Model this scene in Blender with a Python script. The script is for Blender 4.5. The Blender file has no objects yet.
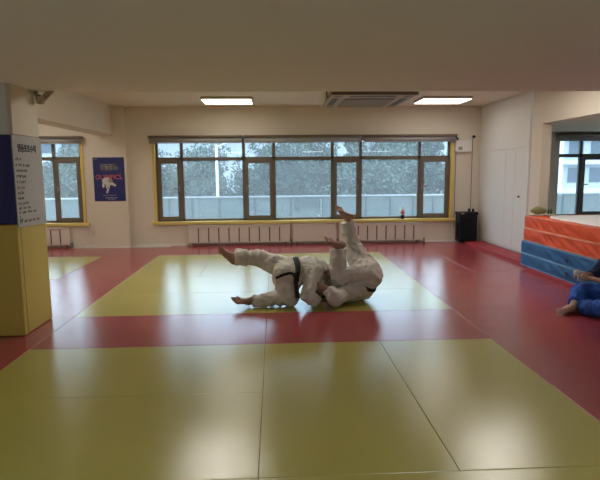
import bpy, bmesh, math, random
from mathutils import Vector, Matrix, noise
random.seed(7)
SC = bpy.context.scene
COL = SC.collection
V = Vector
PI = math.pi

# ------------------------------------------------------------------ materials
MATS = {}
def mat(name, col, rough=.6, var=0.0, vscale=3.0, bump=0.0, bscale=40.0, metal=0.0, spec=.5, emit=None, estr=0.0, coat=0.0, sheen=0.0):
    if name in MATS: return MATS[name]
    m = bpy.data.materials.new(name); m.use_nodes = True
    n = m.node_tree.nodes; l = m.node_tree.links
    b = n['Principled BSDF']
    b.inputs['Base Color'].default_value = (*col, 1)
    b.inputs['Roughness'].default_value = rough
    b.inputs['Metallic'].default_value = metal
    b.inputs['Specular IOR Level'].default_value = spec
    b.inputs['Coat Weight'].default_value = coat
    b.inputs['Sheen Weight'].default_value = sheen
    tc = n.new('ShaderNodeTexCoord')
    if var > 0:
        t = n.new('ShaderNodeTexNoise'); t.inputs['Scale'].default_value = vscale; t.inputs['Detail'].default_value = 4
        r = n.new('ShaderNodeMixRGB'); r.blend_type = 'MIX'
        r.inputs[1].default_value = tuple(c*(1-var) for c in col)+(1,)
        r.inputs[2].default_value = tuple(min(1, c*(1+var)) for c in col)+(1,)
        l.new(tc.outputs['Object'], t.inputs['Vector']); l.new(t.outputs['Fac'], r.inputs[0]); l.new(r.outputs[0], b.inputs['Base Color'])
    if bump > 0:
        t2 = n.new('ShaderNodeTexNoise'); t2.inputs['Scale'].default_value = bscale; t2.inputs['Detail'].default_value = 3
        bp = n.new('ShaderNodeBump'); bp.inputs['Strength'].default_value = bump; bp.inputs['Distance'].default_value = .01
        l.new(tc.outputs['Object'], t2.inputs['Vector']); l.new(t2.outputs['Fac'], bp.inputs['Height']); l.new(bp.outputs[0], b.inputs['Normal'])
    if emit:
        b.inputs['Emission Color'].default_value = (*emit, 1); b.inputs['Emission Strength'].default_value = estr
    MATS[name] = m
    return m

def glassy(name, tint, gloss=.07, rough=.02, diff=0.0, dcol=(.7, .8, .85)):
    m = bpy.data.materials.new(name); m.use_nodes = True
    n = m.node_tree.nodes; l = m.node_tree.links; n.clear()
    o = n.new('ShaderNodeOutputMaterial'); t = n.new('ShaderNodeBsdfTransparent'); t.inputs[0].default_value = (*tint, 1)
    g = n.new('ShaderNodeBsdfGlossy'); g.inputs['Roughness'].default_value = rough
    mx = n.new('ShaderNodeMixShader'); mx.inputs[0].default_value = gloss
    l.new(t.outputs[0], mx.inputs[1]); l.new(g.outputs[0], mx.inputs[2]); last = mx
    if diff > 0:
        d = n.new('ShaderNodeBsdfDiffuse'); d.inputs[0].default_value = (*dcol, 1)
        tr = n.new('ShaderNodeBsdfTranslucent'); tr.inputs[0].default_value = (*dcol, 1)
        a = n.new('ShaderNodeMixShader'); a.inputs[0].default_value = .5
        l.new(d.outputs[0], a.inputs[1]); l.new(tr.outputs[0], a.inputs[2])
        m2 = n.new('ShaderNodeMixShader'); m2.inputs[0].default_value = diff
        l.new(mx.outputs[0], m2.inputs[1]); l.new(a.outputs[0], m2.inputs[2]); last = m2
    l.new(last.outputs[0], o.inputs[0])
    return m

M_wall   = mat('wall_paint', (.70, .64, .54), .8, .03, 1.2, .05, 60)
M_ceil   = mat('ceiling_paint', (.72, .66, .54), .85, .02, 1)
M_soff   = mat('soffit_paint', (.79, .79, .75), .85, .02, 1)
M_part   = mat('partition_laminate', (.72, .71, .67), .45, .02, 2)
M_trimY  = mat('yellow_wood_trim', (.70, .55, .17), .5, .08, 6)
M_frame  = mat('taupe_window_profile', (.15, .125, .10), .45, .05, 5)
M_gframe = mat('dark_grey_profile', (.10, .105, .10), .45)
M_glass  = glassy('window_glass', (.66, .75, .77), .06, .02, .12, (.58, .64, .68))
M_blind  = mat('grey_roller_blind', (.36, .36, .36), .8)
M_rail   = mat('brown_rail', (.16, .12, .09), .5)
M_rad    = mat('radiator_enamel', (.66, .60, .54), .5, .02, 3)
M_slot   = mat('radiator_slot', (.13, .09, .08), .8)
M_yel    = mat('yellow_mat_vinyl', (.40, .35, .080), .185, .06, 1.5, .07, 220, spec=.8)
M_red    = mat('red_mat_vinyl', (.31, .045, .052), .185, .06, 1.5, .07, 220, spec=.85)
M_red2   = mat('raised_red_vinyl', (.34, .022, .028), .55, .05, 2, .1, 200)
M_padY   = mat('yellow_pad_vinyl', (.52, .40, .075), .5, .05, 2, .08, 120)
M_padB   = mat('navy_pad_vinyl', (.012, .014, .12), .5, .05, 2)
M_board  = mat('grey_board', (.42, .42, .42), .7, .02, 2)
M_ink    = mat('dark_ink', (.03, .03, .035), .8)
M_floor  = mat('grey_subfloor', (.45, .45, .45), .8)
M_orange = mat('orange_crash_vinyl', (.74, .10, .028), .5, .10, 4, .35, 9, spec=.3)
M_blue   = mat('blue_crash_vinyl', (.022, .13, .32), .5, .10, 4, .35, 9, spec=.3)
M_pipB   = mat('light_blue_piping', (.15, .38, .62), .5)
M_pipO   = mat('pale_orange_piping', (.80, .30, .18), .5)
M_black  = mat('black_plastic', (.008, .009, .014), .5, spec=.25)
M_grille = mat('black_grille', (.008, .009, .014), .8, .3, 80, spec=.2)
M_grey   = mat('mid_grey_plastic', (.25, .25, .25), .5)
M_white  = mat('white_plastic', (.75, .74, .70), .45)
M_metal  = mat('brushed_metal', (.5, .5, .5), .3, metal=1)
M_gi     = mat('cotton_gi', (.62, .60, .53), .9, .05, 9, .35, 110, sheen=.2)
M_gi2    = mat('cotton_gi_warm', (.60, .56, .51), .9, .05, 9, .35, 110, sheen=.2)
M_bluegi = mat('blue_cotton', (.025, .10, .42), .9, .12, 9, .35, 110)
M_navy   = mat('navy_cotton', (.010, .018, .06), .9, .1, 9, .3, 110)
M_belt   = mat('black_belt_cotton', (.012, .011, .012), .8, .1, 30, .3, 200)
M_skin   = mat('skin', (.38, .225, .165), .55, .06, 12)
M_hair   = mat('black_hair', (.012, .010, .009), .6, .2, 60, .6, 150)
M_acp    = mat('beige_ac_panel', (.40, .31, .19), .55)
M_acg    = mat('brown_ac_grille', (.22, .15, .085), .6)
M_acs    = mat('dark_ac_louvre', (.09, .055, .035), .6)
M_lampb  = mat('lamp_housing', (.40, .34, .28), .5)
M_lampL  = mat('lit_diffuser_warm', (.9, .9, .9), .5, emit=(1, .92, .78), estr=4)
M_lampR  = mat('lit_diffuser_neutral', (.9, .9, .9), .5, emit=(1, .93, .86), estr=4)
M_poster = mat('poster_blue', (.012, .018, .15), .45, .15, 5)
M_pwhite = mat('poster_white', (.60, .58, .56), .6)
M_pred   = mat('poster_red', (.75, .14, .07), .6)
M_pgrey  = mat('poster_grey', (.32, .27, .26), .6, .3, 40)
M_leaf   = mat('leaf_green', (.05, .09, .07), .6, .25, 1.5)
M_leaf2  = mat('leaf_pale_green', (.075, .12, .095), .6, .25, 1.5)
M_bark   = mat('bark', (.09, .07, .055), .9, .2, 9, .5, 20)
M_bldg   = mat('grey_render', (.42, .45, .50), .8, .06, .6)
M_bwin   = mat('building_glass', (.06, .09, .13), .2)
M_bled   = mat('white_ledge', (.62, .66, .70), .7)
M_conc   = mat('balcony_concrete', (.45, .45, .43), .85, .06, 3)
M_frost  = glassy('frosted_railing_glass', (.50, .58, .60), .05, .25, .70, (.38, .43, .43))
M_sign   = mat('railing_sign_grey', (.13, .16, .18), .7)
M_olive  = mat('olive_fabric', (.22, .24, .10), .8, .2, 14, .4, 40)
M_tray   = mat('pale_tray', (.55, .58, .47), .5)
M_green  = mat('dark_green_plastic', (.03, .09, .05), .4)
M_sheet  = mat('white_sheet', (.74, .70, .68), .6, .03, 3, .3, 12)
M_ground = mat('street_ground', (.22, .24, .23), .9, .15, .4)
M_beige  = mat('beige_bracket', (.46, .40, .30), .6, .1, 20)

# ------------------------------------------------------------------ mesh helpers
def box(bm, a, b, bev=0.0, seg=2, rot=None):
    a = V(a); b = V(b); c = (a+b)/2; s = b-a
    mtx = Matrix.Translation(c) @ (rot or Matrix.Identity(4)) @ Matrix.Diagonal((abs(s.x), abs(s.y), abs(s.z), 1))
    vs = bmesh.ops.create_cube(bm, size=1, matrix=mtx)['verts']
    if bev > 0:
        es = list({e for v in vs for e in v.link_edges})
        bmesh.ops.bevel(bm, geom=es, offset=bev, segments=seg, profile=.6, affect='EDGES')

def tube(bm, a, b, r1, r2=None, seg=14, caps=True):
    a = V(a); b = V(b); d = b-a
    q = d.to_track_quat('Z', 'Y').to_matrix().to_4x4()
    bmesh.ops.create_cone(bm, cap_ends=caps, segments=seg, radius1=r1, radius2=r1 if r2 is None else r2, depth=d.length,
                          matrix=Matrix.Translation((a+b)/2) @ q)

def ball(bm, c, r, sc=(1, 1, 1), sub=2, rot=None):
    bmesh.ops.create_icosphere(bm, subdivisions=sub, radius=r, matrix=Matrix.Translation(V(c)) @ (rot or Matrix.Identity(4)) @ Matrix.Diagonal((*sc, 1)))

def lathe(bm, prof, c, seg=24):
    rings = []
    for r, z in prof:
        rings.append([bm.verts.new((c[0]+r*math.cos(2*PI*i/seg), c[1]+r*math.sin(2*PI*i/seg), c[2]+z)) for i in range(seg)])
    for A, B in zip(rings, rings[1:]):
        for i in range(seg): bm.faces.new((A[i], A[(i+1) % seg], B[(i+1) % seg], B[i]))
    bm.faces.new(rings[0][::-1]); bm.faces.new(rings[-1])

def poly(bm, pts, depth):
    """closed flat outline given as 3D points, extruded by vector depth"""
    vs = [bm.verts.new(p) for p in pts]
    f = bm.faces.new(vs)
    r = bmesh.ops.extrude_face_region(bm, geom=[f])
    bmesh.ops.translate(bm, vec=V(depth), verts=[g for g in r['geom'] if isinstance(g, bmesh.types.BMVert)])

def link(name, bm, m, parent=None, smooth=False, recalc=True):
    if recalc: bmesh.ops.recalc_face_normals(bm, faces=bm.faces[:])
    me = bpy.data.meshes.new(name); bm.to_mesh(me); bm.free()
    o = bpy.data.objects.new(name, me); COL.objects.link(o)
    for x in (m if isinstance(m, (list, tuple)) else [m]): me.materials.append(x)
    if smooth:
        for p in me.polygons: p.use_smooth = True
    if parent:
        o.parent = parent
        o.matrix_parent_inverse = parent.matrix_basis.inverted()
    return o

def tag(o, label=None, cat=None, group=None, kind=None):
    if label: o['label'] = label
    if cat: o['category'] = cat
    if group: o['group'] = group
    if kind: o['kind'] = kind
    return o

def thing(name, label, cat, loc=(0, 0, 0), group=None):
    o = bpy.data.objects.new(name, None); COL.objects.link(o); o.location = loc
    return tag(o, label, cat, group)

def boxes(name, lst, m, parent=None, bev=0.0):
    bm = bmesh.new()
    for a, b in lst: box(bm, a, b, bev)
    return link(name, bm, m, parent)

def struct(name, lst, m, bev=0.0):
    return tag(boxes(name, lst, m, None, bev), kind='structure')

def copy_tree(o, parent=None):
    c = o.copy(); COL.objects.link(c)
    if parent: c.parent = parent
    for ch in list(o.children): copy_tree(ch, c)
    return c

# ------------------------------------------------------------------ camera
cam = bpy.data.cameras.new('camera'); co = bpy.data.objects.new('camera', cam); COL.objects.link(co); SC.camera = co
cam.sensor_width = 36; cam.sensor_fit = 'HORIZONTAL'; cam.lens = 520.223/600*36; cam.clip_end = 300; cam.clip_start = .05
yaw, pit, rol = .0485, .13129, -.00849
fw = V((math.sin(yaw)*math.cos(pit), math.cos(yaw)*math.cos(pit), -math.sin(pit)))
rt = V((math.cos(yaw), -math.sin(yaw), 0)); up = rt.cross(fw)
rt2 = math.cos(rol)*rt + math.sin(rol)*up; up2 = -math.sin(rol)*rt + math.cos(rol)*up
mw = Matrix((rt2, up2, -fw)).transposed().to_4x4(); mw.translation = V((2.098, -4.374, 1.483))
co.matrix_world = mw

# ------------------------------------------------------------------ room shell
YB = 6.243; ZC = 2.76; ZS = 2.275; XR = 6.33; YN = -6.0; XL = -3.6; XE = 11.0
struct('floor', [((XL, YN, -.14), (XE, YB, -.042))], M_floor)
struct('ceiling', [((XL, .98, ZC), (XR+.15, YB, ZC+.12))], M_ceil)
struct('trim_soffit', [((XL, YN, ZS), (XE, .975, ZC+.12))], M_soff)
W1 = (-2.75, -1.72, .49, 2.15); W2 = (-.27, 5.73, .49, 2.15); W3 = (7.99, 10.4, .49, 2.12)
def wall_with_holes(name, x0, x1, z0, z1, holes, y0, y1, m):
    L = []; x = x0
    for h in holes:
        L.append(((x, y0, z0), (h[0], y1, z1)))
        L.append(((h[0], y0, z0), (h[1], y1, h[2])))
        L.append(((h[0], y0, h[3]), (h[1], y1, z1))); x = h[1]
    L.append(((x, y0, z0), (x1, y1, z1)))
    return struct(name, L, m)
wall_with_holes('wall_back', XL, XE, -.14, ZC+.12, [W1, W2, W3], YB, YB+.24, M_wall)
struct('wall_left', [((XL-.15, YN, -.14), (XL, YB+.24, ZC+.12))], M_wall)
struct('wall_right', [((XE, YN, -.14), (XE+.15, YB+.24, ZC+.12))], M_wall)
struct('wall_front', [((XL, YN-.15, -.14), (XE, YN, ZC+.12))], M_wall)
# pillar standing out of the back wall, with the ceiling beam that runs from it
struct('trim_pilaster', [((-1.46, 6.09, -.04), (-.80, YB, ZC))], M_wall)
struct('trim_beam_left', [((-1.37, .98, 2.215), (-1.03, 6.085, ZC))], M_wall)
struct('baseboard_back', [((-1.72, 6.222, -.04), (-1.465, 6.243, .035)), ((-.795, 6.222, -.04), (.32, 6.243, .035)),
                          ((-1.48, 6.07, -.04), (-.78, 6.09, .02)), ((5.18, 6.222, -.04), (6.32, 6.243, .035))], M_white)
# right side : laminate storage partition, pillar, beam, alcove ceiling
struct('wall_storage_side', [((XR, 4.13, -.04), (XR+.06, YB, ZC))], M_part)
struct('trim_pillar_right', [((XR, 3.77, -.04), (XR+.15, 4.11, ZC))], M_wall)
struct('trim_beam_right', [((XR, .98, 2.2), (XR+.15, 3.765, ZC))], M_wall)
struct('ceiling_alcove', [((XR+.155, .98, 2.235), (XE, YB, 2.32))], M_ceil)
struct('wall_alcove_return', [((XR+.06, 4.13, -.04), (XR+.14, YB, 2.235))], M_wall)

# doors of the storage partition
def door(n, y0, y1, knob):
    bm = bmesh.new(); box(bm, (XR-.018, y0, .075), (XR-.001, y1, 1.845), .003)
    d = link('door_%d' % n, bm, M_part); tag(d, kind='structure')
    if knob is not None:
        bm = bmesh.new(); tube(bm, (XR-.045, knob, 1.02), (XR-.018, knob, 1.02), .014, .010); ball(bm, (XR-.047, knob, 1.02), .018, (.6, 1, 1))
        link('door_knob', bm, M_black, d, True)
door(1, 4.14, 4.62, 4.40)
door(2, 4.626, 5.0, None)
door(3, 5.006, 6.2, None)
tag(boxes('trim_storage_top', [((XR-.018, 4.14, 1.852), (XR-.001, 6.2, 2.72))], M_part, None, .003), kind='structure')

# ------------------------------------------------------------------ windows
def pane(x0, x1, z0, z1, y, par):
    return boxes('window_pane', [((x0, y-.004, z0), (x1, y+.004, z1))], M_glass, par)
def window(n, W, mull, tz, sashes, handles, fm, trim=True):
    x0, x1, z0, z1 = W; y0, y1 = YB+.07, YB+.13
    w = bpy.data.objects.new('window_%d' % n, None); COL.objects.link(w); w.location = ((x0+x1)/2, YB, z0); tag(w, kind='structure')
    t = .05
    L = [((x0, y0, z0), (x0+t, y1, z1)), ((x1-t, y0, z0), (x1, y1, z1)), ((x0, y0, z0), (x1, y1, z0+t)), ((x0, y0, z1-t), (x1, y1, z1)),
         ((x0, y0, tz-.035), (x1, y1, tz+.035))]
    for m in mull: L.append(((m-.03, y0, z0), (m+.03, y1, z1)))
    boxes('window_frame', L, fm, w, .004)
    xs = [x0+.02]+list(mull)+[x1-.02]
    for i, (a, b) in enumerate(zip(xs, xs[1:])):
        pane(a+.03, b-.03, tz+.035, z1-t, y0+.03, w)
        if i in sashes:
            s = bmesh.new(); a2, b2, c2, d2 = a+.015, b-.015, z0+.03, tz-.015; k = .075
            for A, B in [((a2, c2), (a2+k, d2)), ((b2-k, c2), (b2, d2)), ((a2+k, c2), (b2-k, c2+k)), ((a2+k, d2-k), (b2-k, d2))]:
                box(s, (A[0], y0-.03, A[1]), (B[0], y0-.001, B[1]), .005)
            so = link('window_sash', s, fm, w)
            pane(a2+k, b2-k, c2+k, d2-k, y0-.015, so)
            hx = (b2-k/2) if handles.get(i) == 'r' else (a2+k/2)
            hb = bmesh.new(); box(hb, (hx-.012, y0-.05, 1.10), (hx+.012, y0-.03, 1.22), .004)
            sg = -1 if handles.get(i) == 'r' else 1
            box(hb, (min(hx, hx+sg*.10), y0-.07, 1.15), (max(hx, hx+sg*.10), y0-.05, 1.172), .004)
            link('window_handle', hb, M_grey, so)
        else:
            pane(a+.03, b-.03, z0+t, tz-.035, y0+.03, w)
    if trim:
        boxes('window_trim', [((x0-.045, YB-.025, z0-.02), (x0+.005, YB+.07, z1+.02)), ((x1-.005, YB-.025, z0-.02), (x1+.05, YB+.07, z1+.02))], M_trimY, w, .004)
        boxes('window_sill', [((x0-.09, YB-.07, z0-.055), (x1+.11, YB+.07, z0+.004))], M_trimY, w, .006)
    return w
window(1, W1, [-2.27], 1.77, (1,), {1: 'l'}, M_frame)
window(2, W2, [.245, 1.49, 2.10, 3.29, 3.87, 5.09], 1.745, (0, 2, 4, 6), {0: 'r', 2: 'l', 4: 'r', 6: 'l'}, M_frame)
window(3, W3, [8.50, 9.30], 1.76, (1,), {1: 'l'}, M_gframe, False)
boxes_trim = struct('trim_sill_alcove', [((W3[0]-.05, YB-.05, .44), (W3[1]+.05, YB+.07, .494))], M_gframe, .004)

# head rails and roller blinds
def blind(x0, x1, label, zr=2.19):
    t = thing('roller_blind', label, 'window blind', ((x0+x1)/2, 6.16, 2.13), 'roller blinds above the windows')
    bm = bmesh.new(); box(bm, (x0, 6.10, 2.165), (x1, 6.235, 2.20), .006); link('head_rail', bm, M_rail, t)
    bm = bmesh.new(); tube(bm, (x0+.01, 6.19, 2.128), (x1-.01, 6.19, 2.128), .036, seg=18); box(bm, (x0+.015, 6.145, 2.07), (x1-.015, 6.151, 2.164)); tube(bm, (x0+.02, 6.155, 2.058), (x1-.02, 6.155, 2.058), .010)
    link('rolled_fabric', bm, M_blind, t, True)
blind(-.36, 1.485, 'rolled-up grey blind over the left third of the wide window')
blind(1.50, 3.87, 'rolled-up grey blind over the middle of the wide window')
blind(3.885, 5.80, 'rolled-up grey blind over the right third of the wide window')
blind(-2.9, -1.64, 'rolled-up grey blind over the narrow window left of the poster')
blind(7.9, 10.5, 'rolled-up grey blind over the window behind the crash mats')

# ------------------------------------------------------------------ judo mats
def judo_mat(x0, x1, y0, y1, m, label, group=None, z0=-.04, z1=0.0):
    bm = bmesh.new(); g = .0006
    cx, cy = (x0+x1)/2, (y0+y1)/2
    box(bm, (x0+g-cx, y0+g-cy, 0), (x1-g-cx, y1-g-cy, z1-z0), .0045, 3)
    o = link('judo_mat', bm, m, None, False); o.location = (cx, cy, z0)
    tag(o, label, 'judo mat', group)
Yl, Rd = M_yel, M_red
G = 'judo mats tiling the floor'
for a in [
 (0, 2, -1, 0, Yl, 'yellow judo mat laid crosswise directly in front of the red band on the left'),
 (0, 2, -2, -1, Yl, 'yellow crosswise judo mat nearest the camera at the left bottom'),
 (0, 2, -3, -2, Yl, 'yellow judo mat at the very bottom edge of the picture, left'),
 (2, 4, -3, -2, Yl, 'yellow judo mat at the very bottom edge of the picture, right'),
 (2, 3, -2, 0, Yl, 'lengthwise yellow judo mat in front, inner of the two side by side'),
 (3, 4, -2, 0, Yl, 'lengthwise yellow judo mat in front, bordering the red mats on the right'),
 (0, 2, 0, 1, Rd, 'left red judo mat of the crosswise band in front of the wrestlers'),
 (2, 4, 0, 1, Rd, 'right red judo mat of the crosswise band in front of the wrestlers'),
 (0, 2, 1, 2, Yl, 'yellow judo mat under the feet of the black-belted wrestler'),
 (2, 4, 1, 2, Yl, 'yellow judo mat under the wrestlers\' heads and the rolled back'),
 (0, 2, 2, 3, Yl, 'yellow crosswise judo mat behind the black-belted wrestler, glossy with window light'),
 (2, 4, 2, 3, Yl, 'yellow crosswise judo mat directly behind the two wrestlers'),
 (0, 1, 3, 5, Yl, 'lengthwise yellow judo mat in the back row, leftmost of its four'),
 (1, 2, 3, 5, Yl, 'lengthwise yellow judo mat in the back row, second of its four from the left'),
 (2, 3, 3, 5, Yl, 'lengthwise yellow judo mat in the back row, third of its four from the left'),
 (3, 4, 3, 5, Yl, 'lengthwise yellow judo mat in the back row, rightmost of its four'),
 (-1, 0, 3, 5, Rd, 'lengthwise red judo mat between the two yellow areas before the poster pillar'),
 (-2, -1, 3, 5, Yl, 'lengthwise yellow judo mat seen just right of the padded column'),
 (-3, -2, 3, 5, Yl, 'lengthwise yellow judo mat hidden mostly behind the padded column'),
 (-2, 0, 2, 3, Rd, 'red crosswise judo mat right of the padded column, farther one'),
 (-2, 0, 1, 2, Rd, 'red crosswise judo mat right of the padded column, nearer one'),
 (-3.5, -2, 1, 3, Rd, 'red judo mat on the far left behind the padded column'),
 (-1, 0, -1, 1, Rd, 'lengthwise red judo mat the padded column stands on'),
 (-1, 0, -3, -1, Rd, 'lengthwise red judo mat at the lower left corner of the picture'),
 (-2, 0, 5, 6.07, Rd, 'red judo mat against the back wall below the poster'),
 (0, 2, 5, 6.22, Rd, 'red judo mat along the back wall under the left half of the radiator'),
 (2, 4, 5, 6.22, Rd, 'red judo mat along the back wall behind the wrestlers'),
 (4, 5.93, 5, 5.87, Rd, 'red crosswise judo mat in front of the black loudspeaker'),
 (-3.5, -2, 5, 6.22, Rd, 'red judo mat in the far left corner below the narrow window'),
 (4, 5, 3, 5, Rd, 'lengthwise red judo mat right of the yellow back row, inner of two'),
 (5, 5.93, 3, 5, Rd, 'lengthwise red judo mat beside the raised strip at the storage doors'),
 (4, 5.78, 2, 3, Rd, 'red crosswise judo mat level with the far end of the crash mats'),
 (4, 5.78, 1, 2, Rd, 'red crosswise judo mat beside the blue crash mats'),
 (4, 5, -1, 1, Rd, 'lengthwise red judo mat left of the seated person in blue'),
 (5, 6.8, -1, 1.0, Rd, 'large red judo mat the person in blue sits on'),
 (4, 6, -2.6, -1, Rd, 'red judo mat at the lower right corner of the picture'),
]: judo_mat(*a[:5], a[5], G)
# raised strip
judo_mat(5.93, XR-.02, 3.005, 5.86, M_red2, 'raised narrow red mat running along the storage doors', None, -.04, .05)
judo_mat(5.78, 7.8, 1.005, 3.0, M_red2, 'raised red mat under the stack of crash mats', None, -.04, .05)
judo_mat(4.0, 6.31, 5.875, 6.22, Rd, 'narrow red floor mat under the black loudspeaker', None)

# ------------------------------------------------------------------ padded column left
CX = -.215; CY0 = .41; CY1 = .975
struct('trim_column_left', [((-1.2, CY0+.04, 0.001), (CX-.035, CY1-.02, ZS))], M_soff)
struct('trim_column_left_cap', [((-1.19, CY0+.045, 1.835), (CX, CY1-.005, ZS-.001))], M_wall)
def pad(name_label, L, m, mm=None):
    bm = bmesh.new(); box(bm, L[0], L[1], .012, 3)
    o = link('column_pad', bm, m); tag(o, name_label, 'wall pad', 'pads around the column'); return o
pad('yellow vinyl pad on the camera-facing side of the column, below the navy one', ((-1.2, CY0-.03, .003), (CX+.006, CY0+.036, 1.03)), M_padY)
pad('navy vinyl pad on the camera-facing side of the column', ((-1.2, CY0-.03, 1.035), (CX+.006, CY0+.036, 1.825)), M_padB)
pad('yellow vinyl pad on the window-lit side of the column, under the notice board', ((CX-.033, CY0+.04, .003), (CX+.006, CY1, 1.825)), M_padY)
# notice board
nb = thing('notice_board', 'grey notice board with dark lettered title on the side of the padded column', 'notice board', (CX+.012, .69, 1.0))
bm = bmesh.new(); X = CX+.007
poly(bm, [(X, CY0-.012, 1.00), (X, CY1-.002, .985), (X, CY1-.002, 1.828), (X, CY0-.012, 1.828)], (.007, 0, 0)); nb = link('board', bm, M_board, nb)
def text_mesh(s, size, m, name, loc, axis_x, axis_y, par, ext=.0008, align='LEFT', sx=1.0, bold=0.0):
    cu = bpy.data.curves.new('lettering', 'FONT'); cu.body = s; cu.size = size; cu.extrude = ext; cu.align_x = align; cu.offset = bold
    o = bpy.data.objects.new('lettering_source', cu); COL.objects.link(o)
    dg = bpy.context.evaluated_depsgraph_get(); dg.update()
    me = bpy.data.meshes.new_from_object(o.evaluated_get(dg)); COL.objects.unlink(o); bpy.data.objects.remove(o)
    ax = V(axis_x).normalized(); ay = V(axis_y).normalized(); az = ax.cross(ay)
    for v in me.vertices:
        c = v.co.copy(); v.co = V(loc) + ax*c.x*sx + ay*c.y + az*(c.z+ext)
    me.materials.clear(); me.materials.append(m)
    o2 = bpy.data.objects.new(name, me); COL.objects.link(o2)
    o2.parent = par; o2.matrix_parent_inverse = par.matrix_basis.inverted()
    return o2
XT = CX+.0142
text_mesh('영등포트수칙', .078, M_ink, 'title_lettering', (XT, .485, 1.685), (0, 1, 0), (0, 0, 1), nb, bold=.003, sx=.86)
def glyphs(bm, x0, z0, n, h, w, T, rnd, thick=.14):
    """a run of small blocky characters whose strokes cannot be read at this distance"""
    for i in range(n):
        cx = x0+i*w*1.15
        for k in range(2): 
            zz = z0+h*rnd.uniform(.05, .9); T(bm, cx, zz, cx+w*rnd.uniform(.7, .95), zz+h*thick)
        for k in range(2):
            xx = cx+w*rnd.uniform(0, .8); T(bm, xx, z0+h*rnd.uniform(0, .3), xx+w*thick, z0+h*rnd.uniform(.7, 1))
rnd = random.Random(3)
bm = bmesh.new()
def TB(bm, a, z0, b, z1): box(bm, (XT, a, z0), (XT+.0012, b, z1))
rows = [(1.60, [2, 1]), (1.545, [1, 2, 1, 3]), (1.495, [7]), (1.445, [6]), (1.395, [1, 4]), (1.345, [2, 2]), (1.295, [4]), (1.247, [4]), (1.20, [2, 4]),
        (1.157, [2, 2, 2]), (1.118, [1, 3, 3, 2]), (1.08, [1]), (1.052, [2]), (1.035, [2, 2, 2, 2, 2])]
for z, ws in rows:
    x = .43
    for n in ws:
        glyphs(bm, x, z, n, .026, .026, TB, rnd, .16); x += n*.031+.022
        if x > .93: break
link('text_lines', bm, M_ink, nb)

# ------------------------------------------------------------------ V-shaped fixture under the soffit
t = thing('ceiling_bracket', 'beige V-shaped fixture hanging under the soffit beside the column', 'bracket', (-.21, .94, ZS))
bm = bmesh.new(); lathe(bm, [(.010, -.125), (.035, -.118), (.045, -.09), (.045, -.055), (.03, -.05)], (-.155, .93, ZS), 18); link('body', bm, M_beige, t, True)
bm = bmesh.new(); poly(bm, [(-.195, .915, ZS-.09), (-.160, .915, ZS-.06), (-.175, .915, ZS-.002), (-.212, .915, ZS-.002)], (0, .03, 0)); link('arm', bm, M_beige, t)
bm = bmesh.new(); poly(bm, [(-.115, .915, ZS-.10), (-.150, .915, ZS-.06), (-.095, .915, ZS-.002), (-.015, .915, ZS-.002)], (0, .03, 0)); link('arm', bm, M_beige, t)
bm = bmesh.new(); ball(bm, (-.150, .905, ZS-.05), .014); link('dark_joint', bm, M_black, t, True)

# ------------------------------------------------------------------ poster
PY = 6.088
ps = thing('poster', 'blue poster of two judo fighters with red and white lettering on the pillar', 'poster', (-1.12, PY, 1.36))
px0, px1, pz0, pz1 = -1.435, -.835, .93, 1.785
ps = boxes('sheet', [((px0, PY-.004, pz0), (px1, PY-.001, pz1))], M_poster, ps)
text_mesh('OLYMPICS.', .128, M_pred, 'red_lettering', ((px0+px1)/2, PY-.0045, 1.36), (1, 0, 0), (0, 0, 1), ps, align='CENTER', sx=.86)
def TP(bm, a, z0, b, z1): box(bm, (a, PY-.0060, z0), (b, PY-.0046, z1))
rnd = random.Random(11)
bm = bmesh.new(); glyphs(bm, -1.30, 1.525, 4, .095, .075, TP, rnd, .22); glyphs(bm, -1.30, 1.535, 4, .085, .075, TP, rnd, .2); glyphs(bm, -1.295, 1.53, 4, .085, .070, TP, rnd, .2)
glyphs(bm, -1.30, 1.635, 9, .022, .030, TP, rnd, .3); glyphs(bm, px0+.02, 1.74, 4, .012, .014, TP, rnd, .3)
glyphs(bm, -1.27, 1.04, 9, .012, .025, TP, rnd, .2); glyphs(bm, -1.22, .985, 8, .018, .025, TP, rnd, .3); glyphs(bm, -1.18, .955, 6, .012, .022, TP, rnd, .2)
link('white_lettering', bm, M_pwhite, ps)
bm = bmesh.new()
def flat(pts, dy): poly(bm, [(-1.16+(x+1.16)*.85, PY-.0062-dy, z*.93+.035) for x, z in pts], (0, .0014, 0))
flat([(-1.27, 1.44), (-1.19, 1.47), (-1.12, 1.45), (-1.10, 1.38), (-1.14, 1.33), (-1.20, 1.30), (-1.27, 1.33), (-1.30, 1.39)], 0)
flat([(-1.20, 1.32), (-1.13, 1.34), (-1.12, 1.27), (-1.15, 1.20), (-1.18, 1.13), (-1.22, 1.14), (-1.19, 1.21), (-1.22, 1.27)], .0003)
flat([(-1.12, 1.37), (-1.05, 1.36), (-.98, 1.30), (-.99, 1.27), (-1.07, 1.30), (-1.13, 1.30)], .0006)
flat([(-1.29, 1.35), (-1.24, 1.30), (-1.26, 1.24), (-1.30, 1.27)], .0009)
link('fighter_picture', bm, M_pwhite, ps)
bm = bmesh.new()
flat([(-1.16, 1.42), (-1.10, 1.44), (-1.05, 1.40), (-1.08, 1.35), (-1.15, 1.36)], .0012)
flat([(-1.17, 1.27), (-1.14, 1.27), (-1.15, 1.22), (-1.175, 1.22)], .0012)
link('fighter_shading', bm, M_pgrey, ps)

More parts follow.
